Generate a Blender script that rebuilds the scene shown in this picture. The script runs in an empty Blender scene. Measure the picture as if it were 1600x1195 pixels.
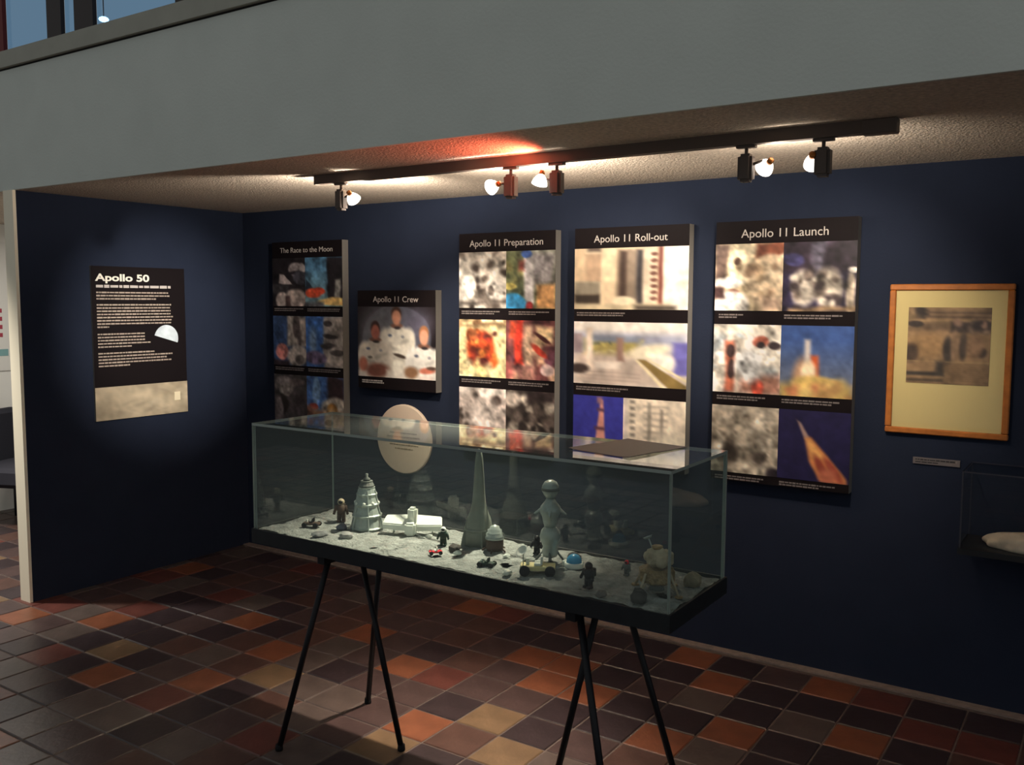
import bpy, bmesh, math, random
import numpy as np
from mathutils import Vector, Matrix

random.seed(11)
SC = bpy.context.scene
COL = SC.collection
PI = math.pi

# ------------------------------------------------------------------ camera
CX, CY, CZ = 4.6915, -3.9379, 1.5874
YAW, PITCH, ROLL, FPX = -0.58919, -0.08931, 0.00433, 1433.1
cd = bpy.data.cameras.new('camera')
cam = bpy.data.objects.new('camera', cd)
COL.objects.link(cam)
fw = Vector((math.sin(YAW)*math.cos(PITCH), math.cos(YAW)*math.cos(PITCH), math.sin(PITCH)))
rt = Vector((math.cos(YAW), -math.sin(YAW), 0))
up = rt.cross(fw)
r2 = math.cos(ROLL)*rt + math.sin(ROLL)*up
u2 = -math.sin(ROLL)*rt + math.cos(ROLL)*up
M = Matrix((r2, u2, -fw)).transposed().to_4x4()
M.translation = (CX, CY, CZ)
cam.matrix_world = M
cd.sensor_fit = 'HORIZONTAL'
cd.sensor_width = 36.0
cd.lens = FPX/1600*36.0
cd.clip_start = 0.05
SC.camera = cam

# ------------------------------------------------------------------ world, exposure
w = bpy.data.worlds.new('hall_daylight')
SC.world = w
w.use_nodes = True
bg = w.node_tree.nodes['Background']
bg.inputs['Color'].default_value = (0.94, 0.99, 1.0, 1)
bg.inputs['Strength'].default_value = 0.27
SC.view_settings.view_transform = 'Standard'
SC.view_settings.look = 'None'
SC.view_settings.gamma = 1.0
SC.view_settings.exposure = 0.0
SC.view_settings.use_curve_mapping = False
SC.cycles.use_denoising = True
SC.cycles.transparent_max_bounces = 24
SC.cycles.max_bounces = 10
SC.cycles.caustics_reflective = False
SC.cycles.caustics_refractive = False

# lamp of the neighbouring bay, left of the alcove (ceiling panel, out of frame)
la = bpy.data.lights.new('bay_lamp', 'AREA')
la.energy = 16; la.size = 0.4; la.color = (1.0, 0.95, 0.88)
lo = bpy.data.objects.new('bay_lamp', la); COL.objects.link(lo)
lo.location = (-1.15, -0.85, 2.08)
# added fill spot without a fitting, brightens the side wall's end trim and bay
la = bpy.data.lights.new('trim_fill_light', 'SPOT')
la.energy = 320; la.spot_size = 1.25; la.spot_blend = 0.7; la.shadow_soft_size = 0.08; la.color = (1.0, 0.94, 0.84)
lo = bpy.data.objects.new('trim_fill_light', la); COL.objects.link(lo)
lo.location = (-0.9, -2.0, 2.6)
lo.rotation_euler = Vector((0.15, 0.7, -2.0)).to_track_quat('-Z', 'Y').to_euler()


# ------------------------------------------------------------------ helpers
def lin(c):
    out = []
    for v in c[:3]:
        v = v/255.0
        out.append(v/12.92 if v <= 0.04045 else ((v+0.055)/1.055)**2.4)
    return tuple(out)


MATS = {}


def mat(name, rgb, rough=0.6, metal=0.0, spec=0.3, noise=0.0, nscale=30.0, bump=0.0, bscale=60.0, emit=None, estr=0.0, coat=0.0):
    """procedural principled material; rgb is 0..255 sRGB"""
    if name in MATS:
        return MATS[name]
    m = bpy.data.materials.new(name)
    m.use_nodes = True
    nt = m.node_tree
    b = nt.nodes['Principled BSDF']
    c = lin(rgb)
    b.inputs['Base Color'].default_value = (*c, 1)
    b.inputs['Roughness'].default_value = rough
    b.inputs['Metallic'].default_value = metal
    b.inputs['Specular IOR Level'].default_value = spec
    b.inputs['Coat Weight'].default_value = coat
    if noise > 0 or bump > 0:
        tc = nt.nodes.new('ShaderNodeTexCoord')
    if noise > 0:
        n = nt.nodes.new('ShaderNodeTexNoise')
        n.inputs['Scale'].default_value = nscale
        n.inputs['Detail'].default_value = 5
        nt.links.new(tc.outputs['Object'], n.inputs['Vector'])
        r = nt.nodes.new('ShaderNodeValToRGB')
        r.color_ramp.elements[0].position = 0.3
        r.color_ramp.elements[1].position = 0.7
        r.color_ramp.elements[0].color = (*[v*(1-noise) for v in c], 1)
        r.color_ramp.elements[1].color = (*[min(1, v*(1+noise)) for v in c], 1)
        nt.links.new(n.outputs['Fac'], r.inputs['Fac'])
        nt.links.new(r.outputs['Color'], b.inputs['Base Color'])
    if bump > 0:
        n2 = nt.nodes.new('ShaderNodeTexNoise')
        n2.inputs['Scale'].default_value = bscale
        n2.inputs['Detail'].default_value = 4
        nt.links.new(tc.outputs['Object'], n2.inputs['Vector'])
        bp = nt.nodes.new('ShaderNodeBump')
        bp.inputs['Strength'].default_value = bump
        bp.inputs['Distance'].default_value = 0.01
        nt.links.new(n2.outputs['Fac'], bp.inputs['Height'])
        nt.links.new(bp.outputs['Normal'], b.inputs['Normal'])
    if emit:
        b.inputs['Emission Color'].default_value = (*emit, 1)
        b.inputs['Emission Strength'].default_value = estr
    MATS[name] = m
    return m


def glass_mat(name, tint, ior=1.55, rough=0.0, haze=0.0):
    """thin pane: clear transmission plus a Fresnel reflection on the outer faces"""
    if name in MATS:
        return MATS[name]
    m = bpy.data.materials.new(name)
    m.use_nodes = True
    nt = m.node_tree
    nt.nodes.clear()
    o = nt.nodes.new('ShaderNodeOutputMaterial')
    tr = nt.nodes.new('ShaderNodeBsdfTransparent'); tr.inputs['Color'].default_value = (*tint, 1)
    gl = nt.nodes.new('ShaderNodeBsdfGlossy'); gl.inputs['Roughness'].default_value = rough
    fr = nt.nodes.new('ShaderNodeFresnel'); fr.inputs['IOR'].default_value = ior
    ge = nt.nodes.new('ShaderNodeNewGeometry')
    sub = nt.nodes.new('ShaderNodeMath'); sub.operation = 'SUBTRACT'; sub.inputs[0].default_value = 1.0
    mul = nt.nodes.new('ShaderNodeMath'); mul.operation = 'MULTIPLY'
    mx = nt.nodes.new('ShaderNodeMixShader')
    nt.links.new(ge.outputs['Backfacing'], sub.inputs[1])
    nt.links.new(fr.outputs['Fac'], mul.inputs[0])
    nt.links.new(sub.outputs[0], mul.inputs[1])
    nt.links.new(mul.outputs[0], mx.inputs['Fac'])
    nt.links.new(tr.outputs[0], mx.inputs[1])
    nt.links.new(gl.outputs[0], mx.inputs[2])
    if haze:
        df = nt.nodes.new('ShaderNodeBsdfDiffuse'); df.inputs['Color'].default_value = (0.74, 0.86, 0.80, 1)
        m2 = nt.nodes.new('ShaderNodeMixShader'); m2.inputs['Fac'].default_value = haze
        nt.links.new(mx.outputs[0], m2.inputs[1]); nt.links.new(df.outputs[0], m2.inputs[2])
        nt.links.new(m2.outputs[0], o.inputs['Surface'])
    else:
        nt.links.new(mx.outputs[0], o.inputs['Surface'])
    MATS[name] = m
    return m


def vcol_mat(name, rough=0.45, spec=0.25):
    if name in MATS:
        return MATS[name]
    m = bpy.data.materials.new(name)
    m.use_nodes = True
    nt = m.node_tree
    b = nt.nodes['Principled BSDF']
    b.inputs['Roughness'].default_value = rough
    b.inputs['Specular IOR Level'].default_value = spec
    a = nt.nodes.new('ShaderNodeVertexColor'); a.layer_name = 'print'
    nt.links.new(a.outputs['Color'], b.inputs['Base Color'])
    MATS[name] = m
    return m


def box(bm, x0, x1, y0, y1, z0, z1, mi=0):
    vs = [bm.verts.new(p) for p in ((x0, y0, z0), (x1, y0, z0), (x1, y1, z0), (x0, y1, z0),
                                    (x0, y0, z1), (x1, y0, z1), (x1, y1, z1), (x0, y1, z1))]
    fs = []
    for f in ((0, 3, 2, 1), (4, 5, 6, 7), (0, 1, 5, 4), (1, 2, 6, 5), (2, 3, 7, 6), (3, 0, 4, 7)):
        fc = bm.faces.new([vs[i] for i in f]); fc.material_index = mi; fs.append(fc)
    return fs   # bottom, top, front(-y), right(+x), back(+y), left(-x)


def bbox_bevel(bm, x0, x1, y0, y1, z0, z1, bev=0.003, seg=1):
    b2 = bmesh.new()
    box(b2, x0, x1, y0, y1, z0, z1)
    bmesh.ops.bevel(b2, geom=b2.edges[:], offset=bev, segments=seg, affect='EDGES')
    me = bpy.data.meshes.new('tmp'); b2.to_mesh(me); b2.free()
    bm.from_mesh(me); bpy.data.meshes.remove(me)


def frame_of(d):
    d = Vector(d).normalized()
    a = Vector((0, 0, 1)) if abs(d.z) < 0.9 else Vector((1, 0, 0))
    u = d.cross(a).normalized()
    v = d.cross(u).normalized()
    return u, v, d


def tube(bm, a, b, ra, rb=None, n=12):
    rb = ra if rb is None else rb
    a, b = Vector(a), Vector(b)
    u, v, d = frame_of(b-a)
    A = [bm.verts.new(a + u*ra*math.cos(2*PI*i/n) + v*ra*math.sin(2*PI*i/n)) for i in range(n)]
    B = [bm.verts.new(b + u*rb*math.cos(2*PI*i/n) + v*rb*math.sin(2*PI*i/n)) for i in range(n)]
    for i in range(n):
        j = (i+1) % n
        f = bm.faces.new((A[i], A[j], B[j], B[i])); f.smooth = n > 7
    bm.faces.new(A[::-1]); bm.faces.new(B)


def lathe(bm, prof, origin=(0, 0, 0), axis=(0, 0, 1), n=20, smooth=True):
    """prof: list of (r, h) along axis"""
    u, v, d = frame_of(axis)
    o = Vector(origin)
    rings = []
    for r, h in prof:
        if r < 1e-5:
            rings.append([bm.verts.new(o + d*h)])
        else:
            rings.append([bm.verts.new(o + d*h + u*r*math.cos(2*PI*i/n) + v*r*math.sin(2*PI*i/n)) for i in range(n)])
    for A, B in zip(rings, rings[1:]):
        for i in range(n):
            j = (i+1) % n
            if len(A) == 1 and len(B) == 1:
                continue
            if len(A) == 1:
                f = bm.faces.new((A[0], B[j], B[i]))
            elif len(B) == 1:
                f = bm.faces.new((A[i], A[j], B[0]))
            else:
                f = bm.faces.new((A[i], A[j], B[j], B[i]))
            f.smooth = smooth
    if len(rings[0]) > 1:
        bm.faces.new(rings[0][::-1])
    if len(rings[-1]) > 1:
        bm.faces.new(rings[-1])


def ball(bm, c, rx, ry=None, rz=None, sub=2, jitter=0.0):
    ry = rx if ry is None else ry
    rz = rx if rz is None else rz
    r = bmesh.ops.create_icosphere(bm, subdivisions=sub, radius=1.0)
    for vtx in r['verts']:
        k = 1 + random.uniform(-jitter, jitter)
        vtx.co = Vector((c[0]+vtx.co.x*rx*k, c[1]+vtx.co.y*ry*k, c[2]+vtx.co.z*rz*k))
    if jitter == 0:
        for f in {f for vtx in r['verts'] for f in vtx.link_faces}:
            f.smooth = True


def obj(name, bm, m, parent=None, loc=None, rotz=None):
    bmesh.ops.recalc_face_normals(bm, faces=bm.faces[:])
    me = bpy.data.meshes.new(name)
    bm.to_mesh(me); bm.free()
    for x in (m if isinstance(m, (list, tuple)) else [m]):
        me.materials.append(x)
    o = bpy.data.objects.new(name, me)
    COL.objects.link(o)
    if parent: o.parent = parent
    if loc is not None: o.location = loc
    if rotz is not None: o.rotation_euler = (0, 0, rotz)
    return o


def tag(o, label, cat, group=None):
    o['label'] = label; o['category'] = cat
    if group: o['group'] = group
    return o


def thing(name, label, cat, loc=(0, 0, 0), rotz=0.0, group=None):
    o = bpy.data.objects.new(name, None)
    o.empty_display_size = 0.05
    COL.objects.link(o)
    o.location = loc; o.rotation_euler = (0, 0, rotz)
    return tag(o, label, cat, group)


def struct(o):
    o['kind'] = 'structure'
    return o


def B(name, m, parent, *boxes, bev=0.0):
    bm = bmesh.new()
    for b in boxes:
        if bev: bbox_bevel(bm, *b, bev=bev)
        else: box(bm, *b)
    return obj(name, bm, m, parent)


def text(name, s, parent, x, z, height, width, m, y=-0.002, align='CENTER', bold=0.0):
    cu = bpy.data.curves.new(name, 'FONT')
    cu.body = s
    cu.size = 1.0
    cu.align_x = align
    cu.extrude = 0.001
    cu.offset = bold
    tmp = bpy.data.objects.new(name+'_tmp', cu)
    COL.objects.link(tmp)
    dg = bpy.context.evaluated_depsgraph_get()
    me = bpy.data.meshes.new_from_object(tmp.evaluated_get(dg))
    bpy.data.objects.remove(tmp); bpy.data.curves.remove(cu)
    co = np.array([v.co[:] for v in me.vertices])
    wx = co[:, 0].max()-co[:, 0].min()
    sx = width/wx
    sz = height/0.70
    for v in me.vertices:
        a, b, c = v.co
        v.co = (a*sx, -c*0.3, b*sz)
    # one part for each word: break the lettering at its wide gaps
    spans = sorted((min(me.vertices[i].co.x for i in p.vertices), max(me.vertices[i].co.x for i in p.vertices)) for p in me.polygons)
    cuts, end = [-9.0], spans[0][0]
    for a, b in spans:
        if a-end > 0.16*sx: cuts.append((a+end)/2)
        end = max(end, b)
    cuts.append(9.0)
    for c0, c1 in zip(cuts, cuts[1:]):
        b2 = bmesh.new(); b2.from_mesh(me)
        bmesh.ops.delete(b2, geom=[v for v in b2.verts if not c0 < v.co.x < c1], context='VERTS')
        o = obj(name, b2, m, parent, (x, y, z))
    bpy.data.meshes.remove(me)


def dashes(name, parent, lines, m, y=-0.0012):
    """lines: (x0, x1, zc, h): unreadable small print as word-shaped bars"""
    bm = bmesh.new()
    for x0, x1, zc, h in lines:
        x = x0
        while x < x1-h*0.6:
            L = min(h*random.uniform(1.2, 4.2), x1-x)
            hh = h*random.uniform(0.8, 1.1)
            box(bm, x, x+L, y, y+0.0008, zc-hh/2, zc+hh/2)
            x += L + h*0.45
    return obj(name, bm, m, parent)


# ------------------------------------------------------------------ small raster painter for the printed pictures
class Pic:
    def __init__(s, w, h, bgc, n=64, warp=0.022, detail=0.17):
        s.detail = detail
        s.W = n; s.H = max(8, int(round(n*h/w)))
        s.a = np.zeros((s.H, s.W, 3)); s.a[:] = bgc
        s.u, s.v = np.meshgrid((np.arange(s.W)+.5)/s.W, (np.arange(s.H)+.5)/s.H)
        s.rs = np.random.RandomState(int(sum(bgc))+s.H)
        if warp:
            u0, v0 = s.u.copy(), s.v.copy()
            for f, a in ((2.5, 1.0), (6, .5)):
                p_ = s.rs.uniform(0, 6.3, 4)
                s.u = s.u+warp*a*np.sin(f*2.1*v0+f*1.3*u0+p_[0])*np.cos(f*1.7*u0+p_[1])
                s.v = s.v+warp*a*np.sin(f*1.9*u0-f*1.1*v0+p_[2])*np.cos(f*2.3*v0+p_[3])

    def mix(s, k, c):
        k = np.clip(k, 0, 1)[..., None]
        s.a = s.a*(1-k) + np.array(c, float)*k
        return s

    def ell(s, cx, cy, rx, ry, c, soft=0.25, rot=0.0, al=1.0):
        du, dv = s.u-cx, s.v-cy
        cr, sr = math.cos(rot), math.sin(rot)
        x, y = (du*cr+dv*sr)/rx, (-du*sr+dv*cr)/ry
        d = np.sqrt(x*x+y*y)
        return s.mix(al*(1+soft/2-d)/max(soft, 1e-3), c)

    def rect(s, x0, y0, x1, y1, c, soft=0.02, al=1.0):
        e = max(soft, 1e-3)
        k = np.minimum.reduce([(s.u-x0)/e+.5, (x1-s.u)/e+.5, (s.v-y0)/e+.5, (y1-s.v)/e+.5])
        return s.mix(np.clip(k, 0, 1)*al, c)

    def poly(s, pts, c, al=1.0, soft=0.02):
        # convex polygon, any winding
        n = len(pts)
        cxm = sum(p[0] for p in pts)/n; cym = sum(p[1] for p in pts)/n
        k = np.full(s.u.shape, 9.0)
        for (x0, y0), (x1, y1) in zip(pts, pts[1:]+pts[:1]):
            nx, ny = -(y1-y0), x1-x0
            l = math.hypot(nx, ny) or 1
            sg = 1 if (cxm-x0)*nx+(cym-y0)*ny > 0 else -1
            k = np.minimum(k, sg*((s.u-x0)*nx+(s.v-y0)*ny)/l/soft+.5)
        return s.mix(np.clip(k, 0, 1)*al, c)

    def grad(s, y0, y1, c, al=1.0):
        return s.mix(np.clip((s.v-y0)/(y1-y0), 0, 1)*al, c)

    def blobs(s, n, box_, r, cols, seed, al=0.8, flat=1.0, soft=.6):
        rg = random.Random(seed)
        for i in range(n):
            x = rg.uniform(box_[0], box_[2]); y = rg.uniform(box_[1], box_[3])
            q = r*rg.uniform(.5, 1.4)
            s.ell(x, y, q, q*flat*rg.uniform(.6, 1.4), cols[i % len(cols)], soft, rg.uniform(0, 3), al)
        return s

    def build(s, name, parent, x0, x1, z0, z1, y=-0.0012, th=0.001):
        W, H = s.W, s.H
        xs = np.linspace(x0, x1, W); zs = np.linspace(z1, z0, H)
        verts = [(float(x), y, float(z)) for z in zs for x in xs]
        nb = len(verts)
        verts += [(x0, y+th, z1), (x1, y+th, z1), (x1, y+th, z0), (x0, y+th, z0)]
        faces = [(r*W+c, (r+1)*W+c, (r+1)*W+c+1, r*W+c+1) for r in range(H-1) for c in range(W-1)]
        me = bpy.data.meshes.new(name)
        me.from_pydata(verts, [], faces)
        g = s.rs.normal(0, 1, (H+4, W+4))
        g = sum(g[i:i+H, j:j+W] for i in range(4) for j in range(4))/4
        fr = np.zeros((H, W))
        for f, am in ((7, 1.0), (15, .7), (27, .45)):
            gh, gw = max(2, int(f*H/W))+2, f+2
            q = s.rs.normal(0, 1, (gh, gw))
            yy = np.linspace(0, gh-1.001, H); xx = np.linspace(0, gw-1.001, W)
            yi, xi = yy.astype(int), xx.astype(int)
            fy, fx = (yy-yi)[:, None], (xx-xi)[None]
            fy, fx = fy*fy*(3-2*fy), fx*fx*(3-2*fx)
            y1_, x1_ = np.minimum(yi+1, gh-1), np.minimum(xi+1, gw-1)
            fr += am*((q[yi][:, xi]*(1-fy)+q[y1_][:, xi]*fy)*(1-fx)+(q[yi][:, x1_]*(1-fy)+q[y1_][:, x1_]*fy)*fx)
        a = s.a*(1+0.02*g[..., None])*(1+s.detail*fr[..., None])
        ap = np.pad(a, ((1, 1), (1, 1), (0, 0)), 'edge')
        a = (2*a+ap[:-2, :-2]+ap[2:, 2:]+ap[1:-1, :-2]+ap[1:-1, 2:])/6
        a = np.clip(a/255.0, 0, 1)
        a = np.where(a <= .04045, a/12.92, ((a+.055)/1.055)**2.4)
        ca = me.color_attributes.new('print', 'FLOAT_COLOR', 'POINT')
        buf = np.ones((len(verts), 4), np.float32)
        buf[:nb, :3] = a.reshape(-1, 3)
        ca.data.foreach_set('color', buf.ravel())
        me.materials.append(vcol_mat('photo_print'))
        me.update()
        o = bpy.data.objects.new(name, me)
        COL.objects.link(o); o.parent = parent
        return o


# ------------------------------------------------------------------ materials
m_blue = mat('navy_wall_paint', (35, 42, 59), 0.85, spec=0.12, noise=0.06, nscale=6, bump=0.08, bscale=120)
m_white = mat('white_wall_paint', (236, 234, 226), 0.8, spec=0.15, noise=0.03, nscale=4)
m_cream = mat('cream_end_trim', (248, 238, 214), 0.7, spec=0.2)
m_fascia = mat('grey_plaster', (210, 214, 206), 0.9, spec=0.1, noise=0.03, nscale=5, bump=0.1, bscale=90)
m_sill = mat('grey_green_sill', (164, 162, 150), 0.7, noise=0.06, nscale=8)
m_seam = mat('dark_seam', (40, 38, 36), 0.9)
m_ceil = mat('stucco', (206, 192, 176), 0.95, spec=0.05, noise=0.22, nscale=70, bump=0.9, bscale=110)
m_mortar = mat('mortar', (94, 82, 76), 0.9, noise=0.15, nscale=40)
m_black = mat('black_powder_coat', (17, 17, 22), 0.5, spec=0.3)
m_tray = mat('black_tray', (30, 32, 35), 0.5, noise=0.15, nscale=30)
m_track = mat('brown_grey_track', (105, 92, 84), 0.55, spec=0.3)
m_lampbox = mat('lamp_housing', (96, 86, 80), 0.5)
m_panel = mat('black_panel_face', (24, 19, 21), 0.6, spec=0.08)
m_edge = mat('grey_board_edge', (128, 124, 118), 0.7)
m_title = mat('pale_title_ink', (196, 188, 182), 0.6)
m_cap = mat('grey_caption_ink', (118, 110, 108), 0.6)
m_textw = mat('white_title_ink', (246, 240, 226), 0.6)
m_body = mat('beige_body_ink', (176, 160, 146), 0.6)
m_dglass = glass_mat('acrylic_pane', (0.93, 0.96, 0.945), 1.75, 0.0, 0.022)
m_dedge = mat('acrylic_edge', (150, 160, 152), 0.25, spec=0.5)
m_wglass = glass_mat('tinted_window_glass', (0.60, 0.80, 0.98), 1.5)
m_bronze = mat('dark_window_frame', (52, 42, 40), 0.5)
m_red = mat('red_window_frame', (110, 40, 36), 0.6)
m_wood = mat('orange_oak_frame', (176, 106, 48), 0.45, noise=0.2, nscale=25)
m_mount = mat('cream_mount_card', (228, 208, 150), 0.8)

# ------------------------------------------------------------------ setting
HC = 2.13          # alcove ceiling
YF = -1.4447       # front plane of the alcove
# floor slab with tiles
floor = struct(B('floor', m_mortar, None, (-5, 9, -9, 2.5, -0.06, -0.004)))
TS = 0.2
tcol = {'D': (50, 39, 41), 'M': (70, 54, 52), 'G': (82, 70, 65), 'B': (78, 55, 48), 'O': (118, 70, 48), 'R': (90, 50, 43), 'T': (108, 86, 64)}
SET = {}
for k, cells in {
    'O': [(12, 2), (15, 0), (16, 1), (16, 4), (17, 3), (14, 3), (7, 5), (10, 4), (12, 6), (5, 4), (18, 0), (19, 2), (7, 7)],
    'R': [(10, 0), (19, 0), (21, 1), (0, 6), (3, 8)],
    'T': [(4, 7), (8, 6), (12, 7), (13, 5), (14, 6)],
    'D': [(4, 8), (5, 7), (8, 7), (16, 0), (17, 1), (18, 1), (20, 0), (17, 2), (20, 2), (18, 3), (11, 0), (12, 1), (13, 0),
          (14, 0), (14, 1), (15, 1), (15, 3), (16, 3), (15, 4), (14, 5)]}.items():
    for c in cells: SET[c] = k
tile_mesh = {}


def tile_shape(bm, ox=0, oy=0):
    g, b, h = 0.0035, 0.004, 0.006
    a = TS/2-g
    lo = [bm.verts.new((ox+sx*a, oy+sy*a, -h)) for sx, sy in ((-1, -1), (1, -1), (1, 1), (-1, 1))]
    hi = [bm.verts.new((ox+sx*(a-b), oy+sy*(a-b), 0)) for sx, sy in ((-1, -1), (1, -1), (1, 1), (-1, 1))]
    md = [bm.verts.new((ox+sx*a, oy+sy*a, -0.003)) for sx, sy in ((-1, -1), (1, -1), (1, 1), (-1, 1))]
    fs = [bm.faces.new(hi)]
    for P, Q in ((lo, md), (md, hi)):
        for i in range(4):
            j = (i+1) % 4
            fs.append(bm.faces.new((P[i], P[j], Q[j], Q[i])))
    return fs


tmats = []
for k, c in tcol.items():
    m = mat('tile_'+{'D': 'dark', 'M': 'maroon', 'G': 'greyish', 'B': 'brown', 'O': 'orange', 'R': 'red', 'T': 'tan'}[k], c, 0.36, spec=0.45, noise=0.22, nscale=9, bump=0.12, bscale=40)
    tmats.append(m)
    bm = bmesh.new(); tile_shape(bm)
    me = bpy.data.meshes.new('tile'); bmesh.ops.recalc_face_normals(bm, faces=bm.faces[:]); bm.to_mesh(me); bm.free(); me.materials.append(m)
    tile_mesh[k] = me
keys = list(tcol)
rest = bmesh.new()
rg = random.Random(5)
for i in range(-24, 40):
    for j in range(-12, 36):
        kind = SET.get((i, j)) or rg.choices('DMGBORT', (24, 26, 20, 16, 5, 5, 4))[0]
        tx, ty = 0.158+TS*i, -0.173-TS*j
        if tx > -0.1 and ty > -0.06:        # behind the back wall
            continue
        if -0.19 < tx < 0.01 and ty > -1.35:   # under the side wall
            pass
        d = Vector((tx, ty, 0))-Vector((CX, CY, CZ))
        zc = d.dot(fw)
        seen = False
        if zc > 0.3:
            px, py = 800+FPX*d.dot(r2)/zc, 597.5-FPX*d.dot(u2)/zc
            seen = -25 < px < 1625 and py < 1225 and tx > -2.3
        if seen:
            o = bpy.data.objects.new('tile', tile_mesh[kind])
            COL.objects.link(o); o.parent = floor
            o.location = (tx, ty, 0)
        elif -3 < tx < 7.5 and ty > -6.5:
            for f in tile_shape(rest, tx, ty): f.material_index = keys.index(kind)
ro = obj('tile_field', rest, tmats, floor); ro['kind'] = 'stuff'

# walls
wb = struct(B('wall_back', m_blue, None, (0.0, 6.5, 0.0, 0.12, 0, HC)))
B('cement_strip', mat('pale_cement', (132, 116, 108), 0.9, noise=0.2, nscale=30), floor, (0.0, 6.5, -0.05, 0.0, -0.003, 0.004))
wl = struct(B('wall_left', m_blue, None, (-0.03, 0.0, YF+0.012, 0.12, 0, HC)))
B('white_lining', m_white, wl, (-0.085, -0.031, YF+0.012, 0.12, 0, HC))
B('end_trim', m_cream, wl, (-0.088, 0.002, YF-0.004, YF+0.012, 0, HC))
cl = struct(B('ceiling', m_ceil, None, (-3.2, 6.5, YF+0.015, 2.5, HC, HC+0.15)))
wf = struct(B('wall_front', m_fascia, None, (-3.2, 7.5, YF, YF+0.10, HC+0.151, 2.718), (-3.2, 7.5, YF, YF+0.0145, HC, HC+0.151)))
sl = struct(B('trim_1', m_sill, None, (-3.2, 7.5, YF-0.018, YF+0.10, 2.728, 2.806)))
B('shadow_gap', m_seam, sl, (-3.2, 7.5, YF+0.004, YF+0.10, 2.718, 2.728))
# glazing of the upper floor
YW = YF+0.05
win = thing('window_1', '', '', (0, 0, 0))
del win['label']; del win['category']
struct(win)
Z0, Z1 = 2.806, 3.9
for x0, x1, m in ((-0.32, -0.10, m_red), (0.30, 0.42, m_bronze), (0.53, 0.68, m_bronze), (1.28, 1.36, m_bronze), (2.6, 2.7, m_bronze), (4.0, 4.1, m_bronze)):
    B('mullion', m, win, (x0, x1, YW-0.012, YW+0.009, Z0, Z1))
B('bottom_rail', m_bronze, win, (-3, 5.5, YW-0.011, YW+0.030, Z0, Z0+0.014))
for x0, x1 in ((-3, -0.32), (-0.10, 0.30), (0.42, 0.53), (0.68, 1.28), (1.36, 2.6), (2.7, 4.0), (4.1, 5.5)):
    B('pane', m_wglass, win, (x0, x1, YW+0.01, YW+0.018, Z0+0.014, Z1))
struct(B('wall_upper', m_fascia, None, (5.5, 7.5, YF+0.02, YF+0.10, 2.806, 4.2)))
B('header', m_fascia, wf, (-3.2, 7.5, YF, YF+0.12, 3.9, 4.3))
# lamp seen through the upper glazing
t = thing('globe_lamp', 'small bright globe lamp glowing behind the upper window', 'lamp', (0.135, -1.0, 3.05))
bm = bmesh.new(); ball(bm, (0, 0, 0.0), 0.026, 0.026, 0.014, 2); obj('globe', bm, mat('globe_glow', (250, 250, 250), .3, emit=(0.92, 0.97, 1.0), estr=3.0), t)
bm = bmesh.new(); tube(bm, (0, 0, 0.012), (0, 0, 0.9), 0.003, n=8); obj('cord', bm, m_black, t)
# neighbouring bay on the left
wn = struct(B('wall_neighbour', m_white, None, (-2.35, -2.25, -2.6, 2.5, 0, HC)))

# seen past the end of the side wall: a poster and a dark chair
t = B('wall_poster', mat('poster_white', (226, 224, 216), 0.7), None, (-2.249, -2.24, -0.75, -0.32, 1.05, 2.0))
tag(t, 'white poster with red lines and teal stripe at the left photo edge', 'poster')
for z in (1.30, 1.36, 1.42, 1.48):
    B('red_line', mat('poster_red', (170, 70, 84), 0.7), t, (-2.2405, -2.2385, -0.72, -0.375, z, z+0.03))
B('teal_stripe', mat('poster_teal', (130, 170, 170), 0.7), t, (-2.2405, -2.2385, -0.74, -0.34, 1.16, 1.21))
m_chair = mat('charcoal_upholstery', (36, 36, 44), 0.8)
t = thing('lounge_chair', 'dark upholstered chair beyond the end of the side wall', 'chair', (-1.72, -0.56, 0), 0.4)
B('seat', m_chair, t, (-0.26, 0.26, -0.25, 0.25, 0.30, 0.44), bev=0.03)
B('backrest', m_chair, t, (-0.28, -0.18, -0.25, 0.25, 0.40, 0.80), bev=0.03)
for sx in (-0.22, 0.22):
    for sy in (-0.21, 0.21):
        bm = bmesh.new(); tube(bm, (sx, sy, 0), (sx, sy, 0.31), 0.016); obj('leg', bm, m_black, t)


# ------------------------------------------------------------------ poster panels on the back wall
def panel(name, label, x0, x1, z0, z1, th, title, th_h, tw, tz, rotz=0.0, loc=None, tm=None):
    wd, h = x1-x0, z1-z0
    bm = bmesh.new()
    box(bm, -wd/2, wd/2, 0, th, 0, h)
    bm.faces.ensure_lookup_table()
    for f in bm.faces:
        f.material_index = 1
    bm.faces[2].material_index = 0
    o = obj(name, bm, [m_panel, m_edge], None, loc or ((x0+x1)/2, -th-0.0015, z0), rotz)
    tag(o, label, 'poster', 'display panels about the moon mission')
    if title:
        text('title', title, o, 0, tz, th_h, tw, tm or m_title)
    return o


PT = 0.05
ROWS = ((1.835, 1.547), (1.487, 1.188), (1.130, 0.832))
PZ0, PZ1 = 0.795, 1.932


def cap(o, x0, x1, z, n=2):
    dashes('caption', o, [(x0, x0+(x1-x0)*random.uniform(.65, .98) if i == n-1 else x1, z-i*0.011, 0.0065) for i in range(n)], m_cap)


def rowz(i):
    return ROWS[i][1]-PZ0, ROWS[i][0]-PZ0


K = (30, 26, 28)
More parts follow.
